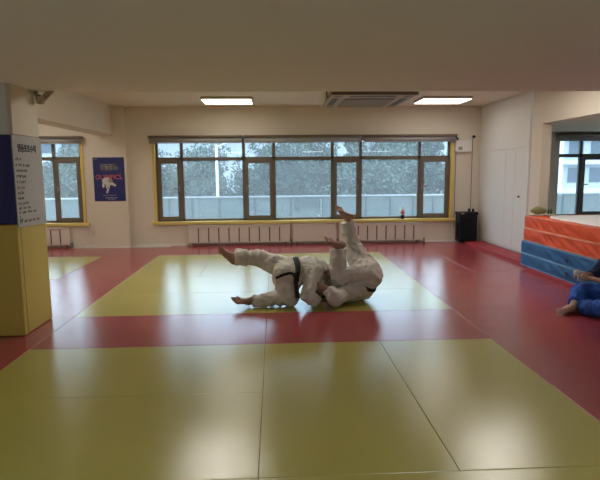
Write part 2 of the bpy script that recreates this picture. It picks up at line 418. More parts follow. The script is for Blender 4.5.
# ------------------------------------------------------------------ radiators
def radiator(x0, x1, n, label, slots=True):
    t = thing('radiator', label, 'radiator', ((x0+x1)/2, 6.2, .02), 'white panel radiators under the windows')
    bm = bmesh.new(); box(bm, (x0, 6.15, .055), (x1, 6.238, .385), .006); box(bm, (x0-.005, 6.135, .385), (x1+.005, 6.24, .415), .005)
    w = (x1-x0)/n
    rb = link('body', bm, M_rad, t)
    bm = bmesh.new()
    if slots:
        for i in range(1, n): box(bm, (x0+i*w-.012, 6.146, .075), (x0+i*w+.012, 6.151, .365))
        link('slots', bm, M_slot, rb)
    for q in (x0+.08, x1-.08): boxes('foot', [((q-.015, 6.17, 0.0), (q+.015, 6.21, .056))], M_grey, t)
    bm = bmesh.new(); tube(bm, (x1+.0, 6.19, .08), (x1+.05, 6.19, .08), .012); tube(bm, (x1+.04, 6.19, .0), (x1+.04, 6.19, .1), .012)
    link('valve', bm, M_grey, t, True)
radiator(.35, 2.40, 10, 'white slotted radiator under the wide window, left of the wrestlers\' legs')
radiator(2.47, 3.35, 1, 'plain white radiator cover in the middle under the wide window', False)
radiator(3.42, 5.15, 9, 'white slotted radiator under the wide window, nearest the black loudspeaker')
radiator(-2.9, -2.0, 5, 'short white radiator below the narrow window by the padded column')

# ------------------------------------------------------------------ lamps and air conditioner
def lamp(x, y, z, sx, sy, m, label):
    t = thing('ceiling_light', label, 'ceiling light', (x, y, z), 'flat panel lights on the ceiling')
    boxes('housing', [((x-sx/2-.015, y-sy/2-.015, z-.045), (x+sx/2+.015, y+sy/2+.015, z))], M_lampb, t, .004)
    boxes('diffuser', [((x-sx/2, y-sy/2, z-.055), (x+sx/2, y+sy/2, z-.046))], m, t, .003)
lamp(1.30, 5.12, ZC, .84, .62, M_lampL, 'lit flat ceiling light, left one of the two in view')
lamp(5.14, 5.10, ZC, .84, .62, M_lampR, 'lit flat ceiling light, right one beyond the air conditioner')
M_fillM = mat('fill_diffuser_mid', (.9, .9, .9), .5, emit=(1, .94, .85), estr=11)  # for unseen panels added over mid-room to lift the brightness
lamp(1.30, 2.3, ZC, .84, .62, M_fillM, 'added unseen fill light above the wrestlers, left one')
lamp(5.14, 2.3, ZC, .84, .62, M_fillM, 'added unseen fill light above the wrestlers, right one')
lamp(-2.4, 2.3, ZC, .84, .62, M_fillM, 'added unseen fill light hidden behind the padded column')
lamp(-2.4, 5.12, ZC, .84, .62, M_lampL, 'added unseen fill light hidden behind the left ceiling beam')  # unseen panel added behind the beam as extra fill
lamp(8.8, 2.6, 2.235, .84, .62, M_lampR, 'added unseen fill light in the alcove behind the crash mats')  # unseen panel added to brighten the dark alcove
M_fillS = mat('fill_diffuser_cool', (.9, .9, .9), .5, emit=(.88, .94, 1.0), estr=4)  # for unseen soffit panels added outside the view as cool fill
for q, wh in (((-1.6, -3.2), 'leftmost'), ((0.6, -3.2), 'second from left'), ((3.6, -3.2), 'third from left'), ((6.2, -3.2), 'rightmost')):
    lamp(q[0], q[1], ZS, .84, .62, M_fillS, 'added unseen fill light on the low soffit near the camera, %s of four' % wh)

ac = thing('air_conditioner', 'square beige ceiling cassette air conditioner between the two ceiling lights', 'air conditioner', (3.6, 4.5, 2.6))
a0, a1, b0, b1, az = 2.98, 4.30, 3.62, 5.22, 2.62
boxes('casing', [((a0+.05, b0+.05, az+.035), (a1-.05, b1-.05, ZC))], M_acp, ac)
bm = bmesh.new(); box(bm, (a0, b0, az), (a1, b1, az+.034), .012); ac = link('panel', bm, M_acp, ac)
boxes('shadow_lip', [((a0, b0-.012, az-.004), (a1, b0, az+.04))], M_acs, ac)  # dark strip standing in for the shadow along the panel's near edge
bm = bmesh.new(); box(bm, (3.24, 4.05, az-.016), (4.04, 5.08, az-.001), .006); link('grille', bm, M_acg, ac)
for L in [((3.28, 3.74, az-.004), (4.0, 3.86, az+.001)), ((3.28, 5.12, az-.004), (4.0, 5.17, az+.001)), ((3.04, 4.05, az-.004), (3.14, 4.9, az+.001)), ((4.14, 4.05, az-.004), (4.24, 4.9, az+.001))]:
    boxes('louvre', [L], M_acs, ac)
for cx, cy in ((3.10, 3.80), (4.18, 3.80), (3.10, 5.07), (4.18, 5.07)):
    bm = bmesh.new(); box(bm, (cx-.06, cy-.06, az-.006), (cx+.06, cy+.06, az+.001), .003); link('corner_cap', bm, M_acg, ac)
bm = bmesh.new(); tube(bm, (2.92, 3.75, ZC), (2.92, 3.75, 2.60), .012); tube(bm, (2.92, 3.75, 2.60), (2.99, 3.9, 2.64), .012); link('drain_pipe', bm, M_rail, ac.parent)

# ------------------------------------------------------------------ wall box, camera, cable, sockets
t = thing('electrical_box', 'white wall box with a small dark screen right of the wide window', 'electrical box', (6.0, 6.24, 1.9))
bm = bmesh.new(); box(bm, (5.80, 6.17, 1.85), (6.12, 6.242, 2.08), .006); link('case', bm, M_white, t)
boxes('screen', [((5.845, 6.166, 1.885), (5.93, 6.171, 1.95))], M_grey, t)
t = thing('security_camera', 'small black and white security camera above the wall box in the corner', 'camera', (6.15, 6.2, 2.17))
bm = bmesh.new(); box(bm, (6.13, 6.16, 2.13), (6.20, 6.242, 2.20), .006); link('mount', bm, M_white, t)
bm = bmesh.new(); ball(bm, (6.15, 6.14, 2.15), .032); link('lens', bm, M_black, t, True)
t = thing('cable_clip', 'small black blind clip at the right end of the window rail', 'clip', (5.83, 6.2, 2.12))
bm = bmesh.new(); tube(bm, (5.80, 6.20, 2.16), (5.84, 6.18, 2.09), .014); link('hook', bm, M_black, t)
for x, z1_, z0_, lb in ((6.16, 2.128, .64, 'thin grey cable running down the wall from the security camera'), (5.82, 1.848, .3, 'thin grey cable running down the wall from the electrical box')):
    bm = bmesh.new(); tube(bm, (x, 6.232, z1_), (x, 6.232, z0_), .008, seg=8); tag(link('wall_cable', bm, M_grey), lb, 'cable')
for i, (x, lab) in enumerate(((-1.60, 'pale double wall socket between narrow window and pillar'), (-.62, 'pale double wall socket between pillar and wide window'))):
    t = thing('wall_socket', lab, 'socket', (x, 6.24, .27))
    bm = bmesh.new(); box(bm, (x-.085, 6.232, .235), (x-.003, 6.2425, .315), .003); box(bm, (x+.003, 6.232, .235), (x+.085, 6.2425, .315), .003); link('plate', bm, M_wall, t)
    boxes('holes', [((x-.05, 6.230, .272), (x-.038, 6.2325, .285)), ((x+.038, 6.230, .272), (x+.05, 6.2325, .285))], M_grey, t)

# ------------------------------------------------------------------ loudspeaker and bottle
t = thing('loudspeaker', 'black portable loudspeaker standing in the back right corner', 'loudspeaker', (6.0, 6.03, 0))
sx0, sx1, sy0, sy1 = 5.83, 6.20, 5.93, 6.17
bm = bmesh.new(); box(bm, (sx0, sy0, .035), (sx1, sy1, .60), .02, 3); link('cabinet', bm, M_black, t)
bm = bmesh.new(); box(bm, (sx0+.025, sy0-.008, .06), (sx1-.025, sy0+.002, .52), .006); link('grille', bm, M_grille, t)
bm = bmesh.new(); box(bm, (sx0-.012, sy0-.015, .585), (sx1+.012, sy1+.01, .635), .01); cp = link('control_panel', bm, M_black, t)
boxes('label_plate', [((sx0+.02, sy0-.018, .595), (sx0+.09, sy0-.0145, .625))], M_grey, cp)
for kx in (6.06, 6.14):
    bm = bmesh.new(); tube(bm, (kx, 6.03, .63), (kx, 6.03, .70), .024); link('knob', bm, M_black, cp)
bm = bmesh.new()
box(bm, (sx0-.03, 6.0, .12), (sx0-.001, 6.06, .42), .008); link('side_handle', bm, M_black, t)
for kx in (sx0+.04, sx1-.04):
    bm = bmesh.new(); tube(bm, (kx-.02, 6.02, .032), (kx+.02, 6.02, .032), .031); link('wheel', bm, M_grey, t)
t = thing('bottle', 'small white bottle with red label and dark base on the window sill', 'bottle', (4.72, 6.22, .495))
bx, by, bz = 4.735, 6.222, .494
bm = bmesh.new(); lathe(bm, [(.034, 0), (.036, .01), (.036, .075), (.034, .08)], (bx, by, bz), 20); link('dark_base', bm, M_black, t, True)
bm = bmesh.new(); lathe(bm, [(.034, .08), (.038, .09), (.038, .18), (.030, .205), (.013, .235), (.013, .255)], (bx, by, bz), 20); link('body', bm, M_white, t, True)
bm = bmesh.new(); lathe(bm, [(.0385, .10), (.0395, .102), (.0395, .155), (.0385, .157)], (bx, by, bz), 20); link('label', bm, mat('red_label', (.5, .03, .05), .5), t, True)
bm = bmesh.new(); lathe(bm, [(.014, .25), (.015, .252), (.015, .272), (.012, .275)], (bx, by, bz), 16); link('cap', bm, M_white, t, True)

# ------------------------------------------------------------------ crash mats
def crash(z0, z1, m, mp, label, dx, sag):
    t = thing('crash_mat', label, 'crash mat', (6.8, 2.3, z0), 'crash mats stacked by the pillar')
    x0, x1, y0, y1 = 5.84+dx, 7.64+dx, 1.22, 3.28
    bm = bmesh.new(); nx, ny, nz = 36, 60, 8
    def P(i, j, k):
        u, v, w = i/nx, j/ny, k/nz
        x = x0+(x1-x0)*u; y = y0+(y1-y0)*v; z = z0+(z1-z0)*w
        e = math.sin(PI*w)*.004
        if i == 0: x -= e
        if i == nx: x += e
        if j == 0: y -= e
        if j == ny: y += e
        n = noise.noise(V((x*5, y*5, z*9+z0*30)))*.008 + (1-2*abs(noise.noise(V((x*9, (y-z*1.6)*7, z*3+z0*19)))))*.018 - .010
        n *= math.sin(PI*w)**.5 if 0 < w < 1 else 1
        if i in (0, nx) and 0 < k < nz: x += n*(1 if i else -1)*min(1, 8*v, 8*(1-v))
        if j in (0, ny) and 0 < k < nz: y += n*.5*(1 if j else -1)*min(1, 8*u, 8*(1-u))
        if k == nz and 0 < i < nx and 0 < j < ny: z += -abs(n)*.6 - sag*math.sin(PI*u)*math.sin(PI*v)
        return (x, y, z)
    cache = {}
    def vert(i, j, k):
        if (i, j, k) not in cache: cache[(i, j, k)] = bm.verts.new(P(i, j, k))
        return cache[(i, j, k)]
    for i in range(nx):
        for j in range(ny):
            for k in (0, nz): bm.faces.new([vert(i, j, k), vert(i+1, j, k), vert(i+1, j+1, k), vert(i, j+1, k)])
    for i in range(nx):
        for k in range(nz):
            for j in (0, ny): bm.faces.new([vert(i, j, k), vert(i+1, j, k), vert(i+1, j, k+1), vert(i, j, k+1)])
    for j in range(ny):
        for k in range(nz):
            for i in (0, nx): bm.faces.new([vert(i, j, k), vert(i, j+1, k), vert(i, j+1, k+1), vert(i, j, k+1)])
    link('cover', bm, m, t, True)
    bm = bmesh.new()
    for zz in (z0+.006, z1-.006):
        for a, b in (((x0, y0), (x0, y1)), ((x0, y1), (x1, y1)), ((x0, y0), (x1, y0))): tube(bm, (*a, zz), (*b, zz), .0065, seg=8)
    link('piping', bm, mp, t, True)
    return t, x0
t, x0 = crash(.0515, .232, M_blue, M_pipB, 'blue crash mat, lowest of the stack by the pillar', 0, 0)
t2, _ = crash(.234, .42, M_blue, M_pipB, 'blue crash mat, second from the floor in the stack', .0, 0)
for tt, zz in ((t, .14), (t2, .33)):
    for yy in (2.02,):
        bm = bmesh.new(); bmesh.ops.create_cone(bm, cap_ends=True, segments=20, radius1=.034, radius2=.03, depth=.012, matrix=Matrix.Translation((x0-.026, yy, zz)) @ Matrix.Rotation(-PI/2, 4, 'Y'))
        link('air_vent', bm, mat('vent_navy', (.012, .04, .14), .5), tt)
crash(.424, .607, M_orange, M_pipO, 'orange crash mat, lower of the two orange ones in the stack', .03, 0)
crash(.609, .792, M_orange, M_pipO, 'orange crash mat on top of the stack', .035, .0)
# white sheet lying over the top
bm = bmesh.new(); n = 24
ob = [(6.04, 1.30), (6.03, 2.30), (6.22, 2.75), (6.7, 3.0), (7.5, 3.1), (7.55, 1.30)]
def inside(x, y):
    c = False; j = len(ob)-1
    for i in range(len(ob)):
        if (ob[i][1] > y) != (ob[j][1] > y) and x < (ob[j][0]-ob[i][0])*(y-ob[i][1])/(ob[j][1]-ob[i][1])+ob[i][0]: c = not c
        j = i
    return c
pts = [[None]*(n+1) for _ in range(n+1)]
for i in range(n+1):
    for j in range(n+1):
        v = j/n; y = 1.30+1.86*v
        left = 5.95+max(0, (v-.7))**1.5*1.6
        x = left+(7.55-left)*i/n
        pts[i][j] = bm.verts.new((x, y, .7945+abs(noise.noise(V((x*6, y*6, 1))))*.012))
for i in range(n):
    for j in range(n): bm.faces.new((pts[i][j], pts[i+1][j], pts[i+1][j+1], pts[i][j+1]))
o = link('cover_sheet', bm, M_sheet, None, True); md = o.modifiers.new('s', 'SOLIDIFY'); md.thickness = .003; md.offset = 1
tag(o, 'white sheet spread over the top orange crash mat', 'sheet')
bm = bmesh.new(); P = [V((6.15+.5*i/12, 1.62+.45*math.sin(i/12*2.2), .816)) for i in range(13)]
for a, b in zip(P, P[1:]): tube(bm, a, b, .009, seg=8)
tag(link('grey_strap', bm, M_grey, None, True), 'thin grey strap lying curved on the white sheet', 'strap')
# small bundle at the back corner of the stack
t = thing('equipment_tray', 'pale tray carrying an olive bundle and dark green bits on the crash mat corner', 'tray', (6.05, 3.15, .795))
bm = bmesh.new(); box(bm, (5.91, 3.17, .800), (6.27, 3.27, .816), .005)
for lx in (5.95, 6.20):
    for ly in (3.18, 3.26): tube(bm, (lx, ly, .7935), (lx, ly, .802), .008)
link('tray', bm, M_tray, t)
bm = bmesh.new(); bmesh.ops.create_uvsphere(bm, u_segments=24, v_segments=16, radius=1, matrix=Matrix.Translation((6.05, 3.22, .872)) @ Matrix.Diagonal((.125, .045, .056, 1)))
for v in bm.verts: v.co += V((noise.noise(v.co*25), noise.noise(v.co*25+V((3, 0, 0))), noise.noise(v.co*25+V((0, 5, 0)))))*.012
link('olive_bundle', bm, M_olive, t, True)
for qx in (6.20, 6.24):
    bm = bmesh.new(); lathe(bm, [(.013, 0), (.016, .01), (.016, .05), (.008, .07), (.008, .08)], (qx, 3.22, .8165), 14); link('green_bottle', bm, M_green, t, True)

# ------------------------------------------------------------------ people
def hull(bm, sph, sub=2):
    """convex hull around a few spheres: one smooth tapered piece"""
    tmp = bmesh.new()
    for c, r in sph: bmesh.ops.create_icosphere(tmp, subdivisions=sub, radius=r, matrix=Matrix.Translation(V(c)))
    res = bmesh.ops.convex_hull(tmp, input=tmp.verts[:])
    keep = {v for f in tmp.faces for v in f.verts}
    bad = [g for g in res['geom_interior'] if isinstance(g, bmesh.types.BMVert)]
    bmesh.ops.delete(tmp, geom=bad, context='VERTS')
    hf = set(g for g in res['geom'] if isinstance(g, bmesh.types.BMFace))
    m = {}
    for f in tmp.faces:
        vs = []
        for v in f.verts:
            if v not in m: m[v] = bm.verts.new(v.co)
            vs.append(m[v])
        try: bm.faces.new(vs)
        except ValueError: pass
    tmp.free()

def chain(bm, nodes, sub=2):
    for a, b in zip(nodes, nodes[1:]): hull(bm, [a, b], sub)

def cuff(bm, a, b, r1, r2):
    tube(bm, a, b, r1, r2, 20)

def remeshed(name, bm, m, parent, vox, fold=0.0, fscale=14.0, smooth_it=4, stretch=(1, 1, 1), floor=None, seed=0):
    bmesh.ops.recalc_face_normals(bm, faces=bm.faces[:])
    me = bpy.data.meshes.new('tmp'); bm.to_mesh(me); bm.free()
    o = bpy.data.objects.new('tmp', me); COL.objects.link(o)
    r = o.modifiers.new('r', 'REMESH'); r.mode = 'VOXEL'; r.voxel_size = vox; r.use_smooth_shade = True
    s = o.modifiers.new('s', 'SMOOTH'); s.iterations = smooth_it; s.factor = .5
    dg = bpy.context.evaluated_depsgraph_get(); dg.update()
    me2 = bpy.data.meshes.new_from_object(o.evaluated_get(dg))
    COL.objects.unlink(o); bpy.data.objects.remove(o)
    if fold > 0:
        ns = [v.normal.copy() for v in me2.vertices]
        for v, nn in zip(me2.vertices, ns):
            p = V((v.co.x*stretch[0], v.co.y*stretch[1], v.co.z*stretch[2]))*fscale + V((seed, seed*2, 0))
            wob = noise.noise_vector(p*.35)*1.6
            f = 1-abs(noise.noise(p+wob))*2.2
            f2 = 1-abs(noise.noise(p*2.1+wob))*2.2
            v.co += nn*(f*fold+f2*fold*.35)
    if floor is not None:
        for v in me2.vertices:
            if v.co.z < floor: v.co.z = floor
    me2.materials.clear(); me2.materials.append(m)
    for p in me2.polygons: p.use_smooth = True
    o2 = bpy.data.objects.new(name, me2); COL.objects.link(o2)
    if parent: o2.parent = parent; o2.matrix_parent_inverse = parent.matrix_basis.inverted()
    return o2

def hand(bm, w, d, n, curl=.5, size=1.0, thumb=1):
    """w wrist, d finger direction, n back-of-hand normal; fingers bend away from n"""
    w = V(w); d = V(d).normalized(); n = V(n); n = (n-d*n.dot(d)).normalized(); s = d.cross(n)*thumb
    L = .085*size
    kn = [w+d*L*(1-.05*abs(i-1.3))+s*(.030-.019*i)*size for i in range(4)]
    hull(bm, [(w, .021*size), (kn[0]-d*.006, .011*size), (kn[3]-d*.008, .010*size)], 1)
    hull(bm, [(w+d*.02, .018*size), (kn[1]-d*.005, .012*size), (kn[2]-d*.005, .012*size)], 1)
    for i, k in enumerate(kn):
        ln = (.072, .080, .075, .058)[i]*size; r = (.0085, .009, .0085, .0075)[i]*size
        p = k; a = 0; nodes = [(p, r*1.1)]
        for q, f in enumerate((.45, .30, .25)):
            a += curl*(.8, 1.1, .8)[q]
            dd = d*math.cos(a)-n*math.sin(a)+s*(.05*(1.5-i))
            p = p+dd*ln*f; nodes.append((p, r*(1-.12*(q+1))))
        chain(bm, nodes, 1)
    t0 = w+d*.022*size+s*.018*size; t1 = t0+(d*.6+s*.75-n*.15).normalized()*.036*size; t2 = t1+(d*.85+s*.35-n*.4*(.5+curl)).normalized()*.030*size; t3 = t2+(d*.9-n*.5*(.5+curl)).normalized()*.022*size
    chain(bm, [(t0, .014*size), (t1, .0115*size), (t2, .010*size), (t3, .008*size)], 1)

def foot(bm, a, toe, sole, side=1, size=1.0):
    """a ankle, toe direction, sole direction (pointing out of the sole)"""
    a = V(a); d = V(toe).normalized(); s = V(sole); s = (s-d*s.dot(d)).normalized(); c = d.cross(s)*side
    heel = a-d*.052*size+s*.048*size; ball_ = a+d*.118*size+s*.056*size
    hull(bm, [(a-s*.02*size, .034*size), (heel+d*.012*size, .033*size), (a+d*.035*size+s*.008*size, .034*size)])
    hull(bm, [(a+d*.03*size+s*.01*size, .034*size), (ball_+c*.018*size-s*.006*size, .022*size), (ball_-c*.020*size, .018*size)])
    hull(bm, [(heel, .029*size), (ball_-c*.030*size, .017*size), (ball_-c*.012*size, .017*size), (a-c*.008*size+d*.04*size+s*.02*size, .026*size)])
    hull(bm, [(ball_+c*.030*size, .023*size), (ball_-c*.032*size, .018*size), (ball_-d*.03*size, .022*size)])
    for i in range(5):
        b = ball_+c*(.034-(.0, .021, .038, .053, .067)[i])*size-d*(.0, .0, .004, .010, .018)[i]*size
        ln = (.062, .060, .053, .046, .040)[i]*size; r = (.0150, .0092, .0088, .0086, .0084)[i]*size
        k = b+d*ln*.55-s*.005; hull(bm, [(b, r*1.2), (k, r*.95)], 1); hull(bm, [(k, r*.95), (b+d*ln+s*.005, r*1.05)], 1)

def head(bm, c, face, crown, size=1.0):
    """c centre of skull, face direction, crown direction. Returns frame"""
    c = V(c); f = V(face).normalized(); u = V(crown); u = (u-f*u.dot(f)).normalized(); s = f.cross(u)
    k = size
    hull(bm, [(c+u*.025*k-f*.015*k, .082*k), (c+u*.02*k+f*.02*k, .076*k), (c-u*.03*k+f*.025*k, .058*k)])
    hull(bm, [(c-u*.02*k+f*.03*k, .055*k), (c-u*.085*k+f*.062*k, .026*k), (c-u*.06*k+f*.01*k+s*.035*k, .022*k), (c-u*.06*k+f*.01*k-s*.035*k, .022*k)])
    hull(bm, [(c+u*.012*k+f*.088*k, .008*k), (c-u*.022*k+f*.112*k, .011*k), (c-u*.026*k+f*.092*k+s*.012*k, .008*k), (c-u*.026*k+f*.092*k-s*.012*k, .008*k)], 1)
    hull(bm, [(c-u*.052*k+f*.088*k+s*.020*k, .006*k), (c-u*.050*k+f*.096*k, .009*k), (c-u*.052*k+f*.088*k-s*.020*k, .006*k)], 1)
    for g in (1, -1):
        hull(bm, [(c+u*.02*k+f*.083*k+s*.016*g*k, .008*k), (c+u*.022*k+f*.072*k+s*.050*g*k, .008*k)], 1)
        hull(bm, [(c+u*.012*k-f*.012*k+s*.084*g*k, .011*k), (c-u*.025*k-f*.006*k+s*.080*g*k, .009*k), (c+u*.005*k-f*.024*k+s*.090*g*k, .008*k)], 1)
    return c, f, u, s, k

def face_parts(H, par):
    c, f, u, s, k = H
    bm = bmesh.new()
    for g in (1, -1): ball(bm, c+u*.004*k+f*.083*k+s*.031*g*k, .0115*k, sub=2)
    link('eyes', bm, mat('eye_white', (.6, .58, .55), .3), par, True)
    bm = bmesh.new()
    for g in (1, -1): ball(bm, c+u*.004*k+f*.0905*k+s*.031*g*k, .0062*k, sub=2)
    link('irises', bm, M_hair, par, True)
    bm = bmesh.new(); hull(bm, [(c-u*.0515*k+f*.0995*k+s*.012*k, .004*k), (c-u*.0515*k+f*.1025*k, .005*k), (c-u*.0515*k+f*.0995*k-s*.012*k, .004*k)], 1)
    link('lips', bm, mat('lips', (.40, .14, .11), .5), par, True)
    bm = bmesh.new()
    hull(bm, [(c+u*.045*k-f*.022*k, .085*k), (c+u*.055*k+f*.025*k, .070*k)])
    hull(bm, [(c+u*.02*k-f*.035*k, .082*k), (c-u*.045*k-f*.045*k, .055*k)])
    remeshed('hair', bm, M_hair, par, .007, .006, 40, 2)

def skin_blend(bm, a, b): hull(bm, [a, b])

# ---- the black-belted fighter kneeling over, one leg raised backwards
pA = thing('person', 'person in white judo suit with black belt bending over, one leg kicked backwards', 'person', (2.2, 1.38, 0))
hF, hN = V((2.20, 1.51, .385)), V((2.20, 1.33, .335))
kF, aF = V((1.885, 1.52, .495)), V((1.615, 1.47, .535))
kN, aN = V((2.24, 1.22, .105)), V((1.80, 1.25, .062))
sN, sF = V((2.545, 1.27, .375)), V((2.57, 1.63, .385))
eN, wN = V((2.44, 1.13, .155)), V((2.58, 1.13, .062))
eF, wF = V((2.72, 1.69, .20)), V((2.66, 1.50, .13))
nkA = V((2.655, 1.48, .385)); hdA = V((2.755, 1.50, .325))
bm = bmesh.new()
hull(bm, [(hF, .10), (hN, .10), ((2.33, 1.42, .37), .10)]); hull(bm, [((2.33, 1.42, .37), .10), (sN, .055), (sF, .055), ((2.48, 1.45, .38), .12)])
chain(bm, [(hF, .095), (kF, .055), (aF, .036)]); chain(bm, [(hN, .095), (kN, .058), (aN, .036)])
chain(bm, [(sN, .052), (eN, .038), (wN, .024)]); chain(bm, [(sF, .052), (eF, .038), (wF, .024)])
chain(bm, [((2.56, 1.46, .39), .06), (nkA, .052), (hdA, .05)])
foot(bm, aF, (-.155, 0, .17), (-.45, -.65, -.45), 1, 1.0); foot(bm, aN, (-.98, 0, -.08), (-.1, -.75, .65), 1, .98)
HA = head(bm, hdA, (.25, -.75, -.55), (.85, .1, -.2), .95)
hand(bm, wN, (.9, -.1, -.25), (.1, -.3, .9), .45, .95, 1); hand(bm, wF, (-.3, -.9, .2), (.5, 0, .8), .7, .95)
body_one = remeshed('body', bm, M_skin, pA, .006, 0, 1, 3, floor=.002)
face_parts(HA, body_one)
bm = bmesh.new()   # trousers
hull(bm, [(hF+V((0, .0, .0)), .125), (hN+V((.0, 0, 0)), .125), ((2.30, 1.42, .37), .115)])
chain(bm, [(hF, .125), (kF+V((.03, 0, .012)), .088)]); hull(bm, [(kF+V((.03, 0, .012)), .088), (kF+V((-.12, -.02, .022)), .074)])
cuff(bm, kF+V((-.11, -.02, .022)), aF+V((.035, .0, -.006)), .088, .084)
chain(bm, [(hN, .125), (kN+V((.02, .02, .02)), .098)]); hull(bm, [(kN+V((.02, .02, .0)), .092), (kN+V((-.2, .02, -.02)), .07)])
hull(bm, [(hN+V((-.02, 0, -.03)), .11), (kN+V((-.04, .02, .06)), .085)])
cuff(bm, kN+V((-.18, .02, -.018)), aN+V((.05, 0, .008)), .070, .056)
remeshed('trousers', bm, M_gi, pA, .009, .015, 10, 3, (1, 1, 1), .004, 3)
bm = bmesh.new()   # jacket
hull(bm, [((2.285, 1.53, .385), .118), ((2.285, 1.31, .355), .118), ((2.36, 1.42, .375), .12)])
hull(bm, [((2.36, 1.42, .375), .128), (sN, .075), (sF, .075), ((2.46, 1.45, .385), .135)])
hull(bm, [((2.36, 1.36, .35), .10), ((2.47, 1.30, .33), .10), ((2.46, 1.30, .255), .04)])
hull(bm, [((2.20, 1.30, .35), .124), ((2.29, 1.30, .34), .12), ((2.22, 1.29, .22), .06), ((2.30, 1.29, .20), .05)])
hull(bm, [((2.56, 1.47, .40), .075), ((2.63, 1.48, .395), .066)])
hull(bm, [(sN, .078), (eN, .072)]); cuff(bm, eN, wN+V((-.035, 0, .0)), .076, .060)
hull(bm, [(eN, .074), (eN+V((.05, 0, -.05)), .06)])
hull(bm, [(sF, .078), (eF, .072)]); cuff(bm, eF, wF+V((.02, .05, .01)), .07, .056)
remeshed('jacket', bm, M_gi, pA, .009, .014, 11, 3, (1, 1, 1), .004, 8)
# belt
def belt_ring(bm, c, axis, ref, ra, rb, w, th, n=48):
    """flat band around axis; ref is direction of radius ra"""
    ax = V(axis).normalized(); u = V(ref); u = (u-ax*u.dot(ax)).normalized(); v = ax.cross(u); c = V(c); R = []
    for i in range(n):
        a = 2*PI*i/n; o = u*math.cos(a)*ra+v*math.sin(a)*rb; nn = (u*math.cos(a)*rb+v*math.sin(a)*ra).normalized()
        wob = ax*.006*math.sin(3*a)
        R.append([bm.verts.new(c+o+wob+ax*w/2), bm.verts.new(c+o+wob+nn*th+ax*w/2*.95), bm.verts.new(c+o+wob+nn*th-ax*w/2*.95), bm.verts.new(c+o+wob-ax*w/2)])
    for i in range(n):
        A, B = R[i], R[(i+1) % n]
        for k in range(4): bm.faces.new((A[k], A[(k+1) % 4], B[(k+1) % 4], B[k]))
def ribbon(bm, pts, wdir, w, th=.006):
    pts = [V(p) for p in pts]; wd = V(wdir).normalized(); R = []
    for i, p in enumerate(pts):
        d = (pts[min(i+1, len(pts)-1)]-pts[max(i-1, 0)]).normalized(); ww = (wd-d*wd.dot(d)).normalized(); nn = d.cross(ww)
        R.append([bm.verts.new(p+ww*w/2+nn*th/2), bm.verts.new(p-ww*w/2+nn*th/2), bm.verts.new(p-ww*w/2-nn*th/2), bm.verts.new(p+ww*w/2-nn*th/2)])
    for A, B in zip(R, R[1:]):
        for k in range(4): bm.faces.new((A[k], A[(k+1) % 4], B[(k+1) % 4], B[k]))
    bm.faces.new(R[0]); bm.faces.new(R[-1][::-1])
bm = bmesh.new()
belt_ring(bm, (2.335, 1.42, .365), (1, 0, .05), (0, 1, 0), .245, .142, .048, .010)
belt_ring(bm, (2.330, 1.42, .365), (1, .05, -.1), (0, 1, 0), .249, .147, .040, .010)
bt = link('belt', bm, M_belt, pA, True)
bm = bmesh.new(); hull(bm, [((2.325, 1.175, .345), .024), ((2.335, 1.168, .395), .020), ((2.30, 1.172, .36), .018)]); link('belt_knot', bm, M_belt, bt, True)
bm = bmesh.new()
ribbon(bm, [(2.32, 1.165, .36), (2.315, 1.15, .30), (2.325, 1.14, .22), (2.33, 1.135, .12)], (1, 0, 0), .042)
link('belt_end', bm, M_belt, bt); bm = bmesh.new()
ribbon(bm, [(2.31, 1.165, .37), (2.26, 1.155, .395), (2.18, 1.16, .375), (2.10, 1.17, .335)], (0, -.3, 1), .030)
link('belt_end', bm, M_belt, bt)

# ---- the thrown fighter rolled on the back with both legs up
pB = thing('person', 'person in white judo suit upside down on rounded back, both bare feet in the air', 'person', (3.0, 1.5, 0))
h1, h2 = V((3.15, 1.66, .335)), V((3.16, 1.43, .295))       # far hip, near hip
k1, a1 = V((3.035, 1.74, .56)), V((2.955, 1.72, .93))
k2, a2 = V((2.80, 1.33, .30)), V((2.805, 1.37, .635))
s1, s2 = V((2.84, 1.70, .10)), V((2.85, 1.30, .12))
e2, w2 = V((2.74, 1.10, .11)), V((2.64, 1.13, .235))
e1, w1 = V((2.70, 1.90, .10)), V((2.55, 1.80, .18))
nk = V((2.755, 1.52, .10)); hd = V((2.63, 1.55, .105))
bm = bmesh.new()
hull(bm, [(h1, .11), (h2, .11), ((3.12, 1.52, .19), .11)]); hull(bm, [((3.12, 1.52, .19), .11), (s1, .055), (s2, .055), ((2.95, 1.5, .12), .105)])
chain(bm, [(h1, .095), (k1, .055), (a1, .036)]); chain(bm, [(h2, .095), (k2, .055), (a2, .036)])
chain(bm, [(s1, .052), (e1, .038), (w1, .024)]); chain(bm, [(s2, .052), (e2, .038), (w2, .024)])
chain(bm, [((2.84, 1.50, .10), .06), (nk, .05), (hd, .05)])
foot(bm, a1, (-.86, .1, .45), (.35, -.55, .65), 1, 1.0); foot(bm, a2, (-.95, -.1, .28), (.2, -.5, .8), 1, 1.0)
HB = head(bm, hd, (.05, -.5, .85), (-1, .1, .1), .95)
hand(bm, w2, (-.85, 0, .35), (.2, -.9, .3), .8, .95, -1); hand(bm, w1, (-.6, -.6, .3), (0, .4, .8), .6, .95)
body_two = remeshed('body', bm, M_skin, pB, .006, 0, 1, 3, floor=.002)
face_parts(HB, body_two)
bm = bmesh.new()
hull(bm, [(h1, .160), (h2, .160), ((3.11, 1.53, .22), .145)])
chain(bm, [(h1, .15), (k1, .105)]); hull(bm, [(k1, .098), (k1+V((-.03, 0, .12)), .085)]); cuff(bm, k1+V((-.025, 0, .10)), a1+V((.0, 0, -.045)), .086, .078)
